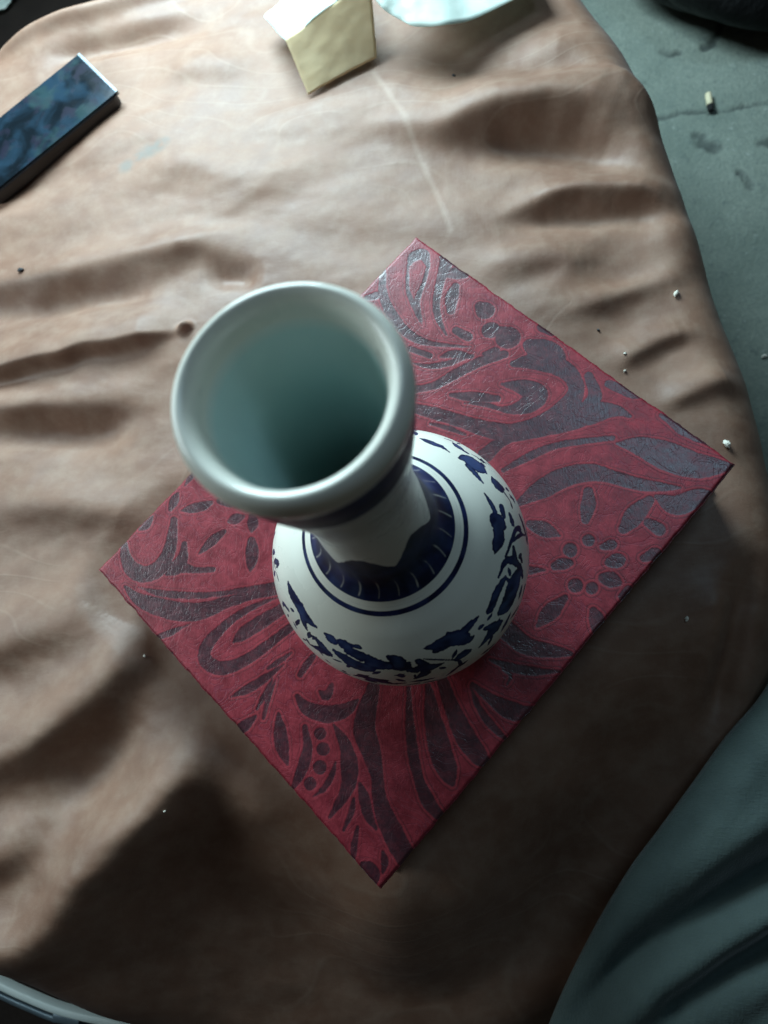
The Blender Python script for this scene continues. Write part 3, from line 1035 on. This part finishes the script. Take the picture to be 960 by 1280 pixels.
strokes = strokes + VINE
paint_strokes(0)
paint = np.clip(paint, 0, 1)
vase = empty('vase', (VB[0], VB[1], 0))
tag(vase, 'blue and white porcelain bottle vase with flared lip standing on the red box', 'vase')
cuts = [0, int(np.argmin(np.abs(pf[:itop, 1] - .006 * K))), int(np.argmin(np.abs(pf[:itop, 1] - .0838 * K))), int(np.argmin(np.abs(pf[:itop, 1] - .1862 * K))), len(pf) - 1]
allp = np.stack([VX, VY, VZ + .0006], -1)
for nm, a, b in zip(('foot_ring', 'belly', 'neck', 'lip'), cuts[:-1], cuts[1:]):
    sl = allp[:, a:b + 1]
    mesh_obj(nm, sl.reshape(-1, 3), grid_faces(NTH, b - a + 1, True), PORCELAIN, vase,
             attrs={'paint': paint[:, a:b + 1].ravel(), 'tone': tone[:, a:b + 1].ravel()})
NI = 200
ti = np.linspace(0, 2 * np.pi, NI, endpoint=False)
TI, RI = np.meshgrid(ti, pin[:, 0], indexing='ij')
ZI = np.broadcast_to(pin[:, 1], RI.shape) + .0006
mesh_obj('inner_wall', np.stack([VB[0] + RI * np.cos(TI), VB[1] + RI * np.sin(TI), ZI], -1).reshape(-1, 3), grid_faces(NI, len(pin), True), CELADON, vase,
         attrs={'lip': np.clip((ZI - .0006 - .1825 * K) / (.0040 * K), 0, 1).ravel() ** .8})

# ------------------------------------------------------------------ phone on the cushion
ct = surf_at(110, 130)
PT = .0105 * K
zt = ct[2] + PT + .002
a, b = at(92, 72, zt), at(152, 110, zt)
c0 = at(0, 245, zt)
d0 = at(0, 140, zt)
wv_ = (b - a)[:2]
wd = np.linalg.norm(wv_)
ex = (c0 - b)[:2] / np.linalg.norm((c0 - b)[:2]) + (d0 - a)[:2] / np.linalg.norm((d0 - a)[:2])
ex /= np.linalg.norm(ex)
ey = np.array([ex[1], -ex[0]])
if ey @ wv_ < 0:
    ey = -ey
L = wd * 2.15
mid = (a + b)[:2] / 2
phone = empty('phone', (*(mid + ex * L / 2), zt - PT))
tag(phone, 'dark phone with mottled blue-black face lying at the cushion\'s upper left', 'phone')  # blue mottling is screen reflections mixed into the face colour


def slab(p0, p1, hw, zlo, zhi, r, mat, name, parent, bev=.0012):
    """rounded rectangle running from p0 along ex by p1"""
    pts = []
    for sx, sy in ((0, -1), (1, -1), (1, 1), (0, 1)):
        cxy = mid + ex * (p0 + r if sx == 0 else p1 - r) + ey * sy * (hw - r)
        st = {(0, -1): 180, (1, -1): 270, (1, 1): 0, (0, 1): 90}[(sx, sy)]
        for k in range(6):
            an = R(st + k * 18)
            pts.append(cxy + r * (math.cos(an) * ex + math.sin(an) * ey))
    n = len(pts)
    V = [[*p, zlo] for p in pts] + [[*p, zhi] for p in pts]
    F = [list(range(n)), list(range(2 * n - 1, n - 1, -1))] + [[i, i + n, (i + 1) % n + n, (i + 1) % n] for i in range(n)]
    o = mesh_obj(name, V, F, mat, parent, smooth=False)
    bm = bmesh.new()
    bm.from_mesh(o.data)
    bmesh.ops.recalc_face_normals(bm, faces=bm.faces)
    bm.to_mesh(o.data)
    bm.free()
    bevel(o, bev)
    return o


slab(0, L, wd / 2 + .001, zt - PT, zt - .0012, .010, PHONESIDE, 'case', phone, .003)
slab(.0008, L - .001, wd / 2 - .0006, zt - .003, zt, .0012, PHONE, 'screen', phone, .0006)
slab(-.0016, .0016, wd / 2 - .001, zt - .004, zt + .0006, .0007, PHONEEDGE, 'end_trim', phone, .0005)

# ------------------------------------------------------------------ folded paper at the top
def patch(name, corners, mat, parent, nu=24, nv=24, bulge=0, crumple=.002, seed=0, thick=.0008):
    """bilinear sheet through four (px, py, z) corners, crumpled and given thickness"""
    P = [at(x, y, z) for x, y, z in corners]
    u, v = np.meshgrid(np.linspace(0, 1, nu), np.linspace(0, 1, nv), indexing='ij')
    u, v = u[..., None], v[..., None]
    S = (P[0] * (1 - u) + P[1] * u) * (1 - v) + (P[3] * (1 - u) + P[2] * u) * v
    u, v = u[..., 0], v[..., 0]
    S[..., 2] += bulge * np.sin(np.pi * u) * np.sin(np.pi * v) + crumple * fbm(u * 5 + seed, v * 5, 3, seed)
    S[..., 0] += crumple * .4 * fbm(u * 6, v * 6 + seed, 2, seed + 3)
    o = mesh_obj(name, S.reshape(-1, 3), grid_faces(nu, nv), mat, parent)
    s = o.modifiers.new('solid', 'SOLIDIFY')
    s.thickness = thick
    s.offset = 0
    return o


zp = surf_at(420, 110)[2]
paper = empty('folded_paper', tuple(at(430, 60, zp)))
tag(paper, 'crumpled cream paper folded upright at the top edge of the cushion', 'paper')
H_ = .028 * K
patch('front_panel', [(357, 50, zp + H_ * .75), (385, 118, zp + .003), (471, 72, zp + .006), (463, -30, zp + H_ * 1.25)], CREAM, paper, seed=1, crumple=.0012)
patch('side_flap', [(329, 21, zp + H_ * .35), (356.5, 51, zp + H_ * .76), (462, -31, zp + H_ * 1.26), (410, -60, zp + H_ * .8)], PALE_LIT, paper, seed=4, crumple=.004, bulge=.003)
# curled wing: lower edge follows the photographed curve
wu = np.linspace(0, 1, 40)
edge = catmull([(463, -8), (478, 10), (500, 24), (522, 33), (560, 30), (590, 24), (640, 0), (680, -22)], 6)
ii = np.linspace(0, len(edge) - 1, 40)
ex_ = np.interp(ii, np.arange(len(edge)), edge[:, 0])
ey_ = np.interp(ii, np.arange(len(edge)), edge[:, 1])
V = []
for i in range(40):
    for j in range(18):
        t = j / 17
        zz = zp + H_ * (.95 - .55 * wu[i]) + .010 * math.sin(t * 2.2 + wu[i] * 3) + .004 * math.sin(wu[i] * 14 + t * 4) + .004 * float(fbm(np.array([wu[i] * 6.]), np.array([t * 5.]), 3, 71)[0])
        p = at(ex_[i] + (560 - ex_[i]) * .35 * t, ey_[i] * (1 - t) + (-85) * t, zz)
        V.append(p)
o = mesh_obj('curled_wing', V, grid_faces(40, 18), PALE_LIT, paper)
s = o.modifiers.new('solid', 'SOLIDIFY')
s.thickness = .0008

# ------------------------------------------------------------------ teal cloth at the lower right
bd_ = catmull([(1080, 640), (1010, 780), (962, 866), (915, 922), (870, 985), (830, 1040), (790, 1094), (740, 1180), (692, 1285), (660, 1380), (640, 1500)], 12)
ZT = ZC - .006 * K
nb_, nv_ = len(bd_), 110
base = np.array([at(x, y, ZT)[:2] for x, y in bd_])
far = base + np.array([.55, -.30])[None] * (1.0 + 0 * base[:, :1])
TF = []
for pts, amp, s1, s2 in [([(1100, 900), (1000, 1000), (930, 1060), (850, 1120), (760, 1200)], [8, 8, 7, 6, 3], 40, 26),
                         ([(1100, 1010), (980, 1075), (900, 1125), (800, 1200), (700, 1275)], [-9, -10, -10, -8, -5], 24, 22),
                         ([(1100, 1050), (980, 1120), (890, 1175), (800, 1240), (730, 1300)], [10, 11, 10, 8, 5], 22, 16),
                         ([(1100, 1095), (1000, 1150), (920, 1195), (840, 1250)], [-5, -6, -6, -4], 14, 14),
                         ([(1100, 1150), (1000, 1190), (900, 1245), (820, 1310)], [6, 7, 7, 5], 24, 18),
                         ([(1050, 1250), (960, 1280), (860, 1340)], [6, 6, 5], 20, 18),
                         ([(1060, 800), (990, 890), (940, 950), (890, 1010)], [4, 5, 4, 2], 30, 24)]:
    P = np.array([[*at(x, y, ZT)[:2], a_] for (x, y), a_ in zip(pts, amp)])
    TF.append((catmull(P, 12), s1 * PXM, s2 * PXM))
tvv = np.linspace(0, 1, nv_) ** 1.3
TP = base[:, None, :] * (1 - tvv[None, :, None]) + far[:, None, :] * tvv[None, :, None]
TXX, TYY = TP[..., 0], TP[..., 1]
hz = np.zeros(TXX.shape)
for P, s1, s2 in TF:
    best, am, _, _ = nearest(P, TXX, TYY)
    sg = (s1 + s2) / 2
    hz += 1.5 * am * 1e-3 * K * np.exp(-best / (2 * sg * sg) * 1.6)
hz += .005 * fbm(TXX * 9 + TYY * 9, TYY * 26 - TXX * 26, 4, 51)
dist = tvv[None, :] * .626
roll = np.clip(1 - dist / .014, 0, 1)
drop = np.clip((dist - .30) / .30, 0, 1)
TZ = ZT + hz * np.clip(dist / .02, 0.15, 1) - .012 * (1 - np.sqrt(np.maximum(1 - roll * roll, 0))) - (ZT - ZF - .02) * drop ** 1.5 * np.ones_like(hz)
V = np.stack([TXX, TYY, TZ], -1)
# tuck the near edge under
und = [np.stack([base[:, 0] + .004, base[:, 1] - .003, TZ[:, 0] - .006], -1), np.stack([base[:, 0] + .03, base[:, 1] - .02, TZ[:, 0] - .016], -1)]
V = np.concatenate([np.stack(und[::-1], 1), V], 1)
cloth = mesh_obj('teal_cloth', V.reshape(-1, 3), grid_faces(nb_, V.shape[1], flip=True), TEAL)
s = cloth.modifiers.new('solid', 'SOLIDIFY')
s.thickness = .0012
tag(cloth, 'crumpled teal cloth with deep folds bunched against the cushion at the lower right', 'cloth')

# ------------------------------------------------------------------ black bag beyond the top right
bq = at(985, -62, ZF)
bag = bmesh.new()
bmesh.ops.create_uvsphere(bag, u_segments=64, v_segments=32, radius=1)
mpp = np.linalg.norm(CAM - bq) / FPX
for v_ in bag.verts:
    c_ = v_.co
    n_ = float(fbm(np.array([c_.x * 2 + c_.z]), np.array([c_.y * 2 - c_.z]), 3, 61)[0])
    f_ = 1 + .12 * n_
    v_.co = Vector((bq[0] + c_.x * 150 * mpp * f_, bq[1] + c_.y * 120 * mpp * f_, ZF + max(0, (c_.z * .5 + .42)) * 95 * mpp * f_))
me = bpy.data.meshes.new('black_bag')
bag.to_mesh(me)
bag.free()
for p_ in me.polygons:
    p_.use_smooth = True
me.materials.append(BLACK)
bo = bpy.data.objects.new('black_bag', me)
C.objects.link(bo)
tag(bo, 'black rounded bag cut off by the top right corner, on the concrete', 'bag')

# scrap in the top left corner
zs = ZF + .02
scrap = patch('paper_scrap', [(-45, 30, zs), (6, 10, zs + .004), (22, -14, zs + .012), (-30, -25, zs + .006)], PALE_LIT, None, seed=9, crumple=.006)
tag(scrap, 'pale scrap of paper on the dark mat, cut off by the top left corner', 'paper scrap')

# ------------------------------------------------------------------ burnt match stub on the floor
p0, p1 = at(885, 117, ZF + .006), at(889, 139, ZF + .006)
stub = empty('match_stub', tuple((p0 + p1) / 2 - np.array([0, 0, .004])))
tag(stub, 'short burnt match stub with black tip lying on the concrete floor', 'match')


def stick(name, a, b, r, mat, parent, seg=8, taper=1.0):
    ax = b - a
    ax = ax / np.linalg.norm(ax)
    e1 = np.cross(ax, [0, 0, 1.])
    e1 /= np.linalg.norm(e1)
    e2 = np.cross(e1, ax)
    V, F = [], []
    prof = [(0, .6), (.05, 1), (.5, .97), (.93, taper), (1, taper * .6)]
    for t, k in prof:
        c_ = a + (b - a) * t
        for i in range(seg):
            an = 2 * np.pi * i / seg + .4
            V.append(c_ + r * k * (math.cos(an) * e1 + math.sin(an) * e2))
    for j in range(len(prof) - 1):
        for i in range(seg):
            F.append([j * seg + i, j * seg + (i + 1) % seg, (j + 1) * seg + (i + 1) % seg, (j + 1) * seg + i])
    F.append(list(range(seg))[::-1])
    F.append([(len(prof) - 1) * seg + i for i in range(seg)])
    return mesh_obj(name, V, F, mat, parent)


sp = p0 + (p1 - p0) * .66
rs = 3.2 * np.linalg.norm(CAM - p0) / FPX
stick('shaft', p0, sp, rs, WOOD, stub)
stick('burnt_tip', sp, p1, rs * 1.05, CHAR, stub, taper=.8)

# ------------------------------------------------------------------ crumbs and specks on the cloth
CR = [((845, 368), 5.5, CRUMB, 'pale oval crumb on the cushion near its right edge, above the box'),
      ((908, 556), 6.5, CRUMB, 'pale grey crumb lying just beside the right corner of the red box'),
      ((858, 774), 4.0, CRUMB, 'small white fleck on the brown cloth right of the box, below its right corner'),
      ((27, 339), 4.5, DCRUMB, 'black speck on the pale cloth at the left side, below the phone'),
      ((748, 413), 2.6, DCRUMB, 'tiny black speck on the cloth beyond the box\'s upper right edge'),
      ((781, 442), 2.6, CRUMB, 'tiny pale grain near the middle of the box\'s upper right edge'),
      ((781, 464), 2.4, CRUMB, 'tiny pale grain closest to the middle of the box\'s upper right edge'),
      ((181, 820), 2.4, CRUMB, 'tiny pale grain on the cloth near the box\'s left side'),
      ((206, 1014), 2.2, CRUMB, 'tiny pale grain on the long pale fold at the lower left'),
      ((567, 95), 2.6, DCRUMB, 'tiny dark speck in front of the curled paper wing'),
      ((955, 446), 4.0, CRUMB, 'small pale chip on the concrete at the right margin')]
for (px, py), sz, mt_, lb in CR:
    q = surf_at(px, py) if px < 940 else at(px, py, ZF)
    mpp = np.linalg.norm(CAM - q) / FPX
    bm = bmesh.new()
    bmesh.ops.create_icosphere(bm, subdivisions=2, radius=1)
    an = random.random() * 3
    for v_ in bm.verts:
        j = 1 + random.uniform(-.22, .22)
        x_, y_, z_ = v_.co.x * sz * .75 * mpp * j, v_.co.y * sz * .48 * mpp * j, v_.co.z * sz * .5 * mpp * j
        v_.co = Vector((x_ * math.cos(an) - y_ * math.sin(an), x_ * math.sin(an) + y_ * math.cos(an), z_))
    me = bpy.data.meshes.new('crumb')
    bm.to_mesh(me)
    bm.free()
    me.materials.append(mt_)
    o = bpy.data.objects.new('crumb', me)
    C.objects.link(o)
    o.location = (q[0], q[1], q[2] + sz * .4 * mpp)
    tag(o, lb, 'crumb', 'crumbs and specks scattered round the box')
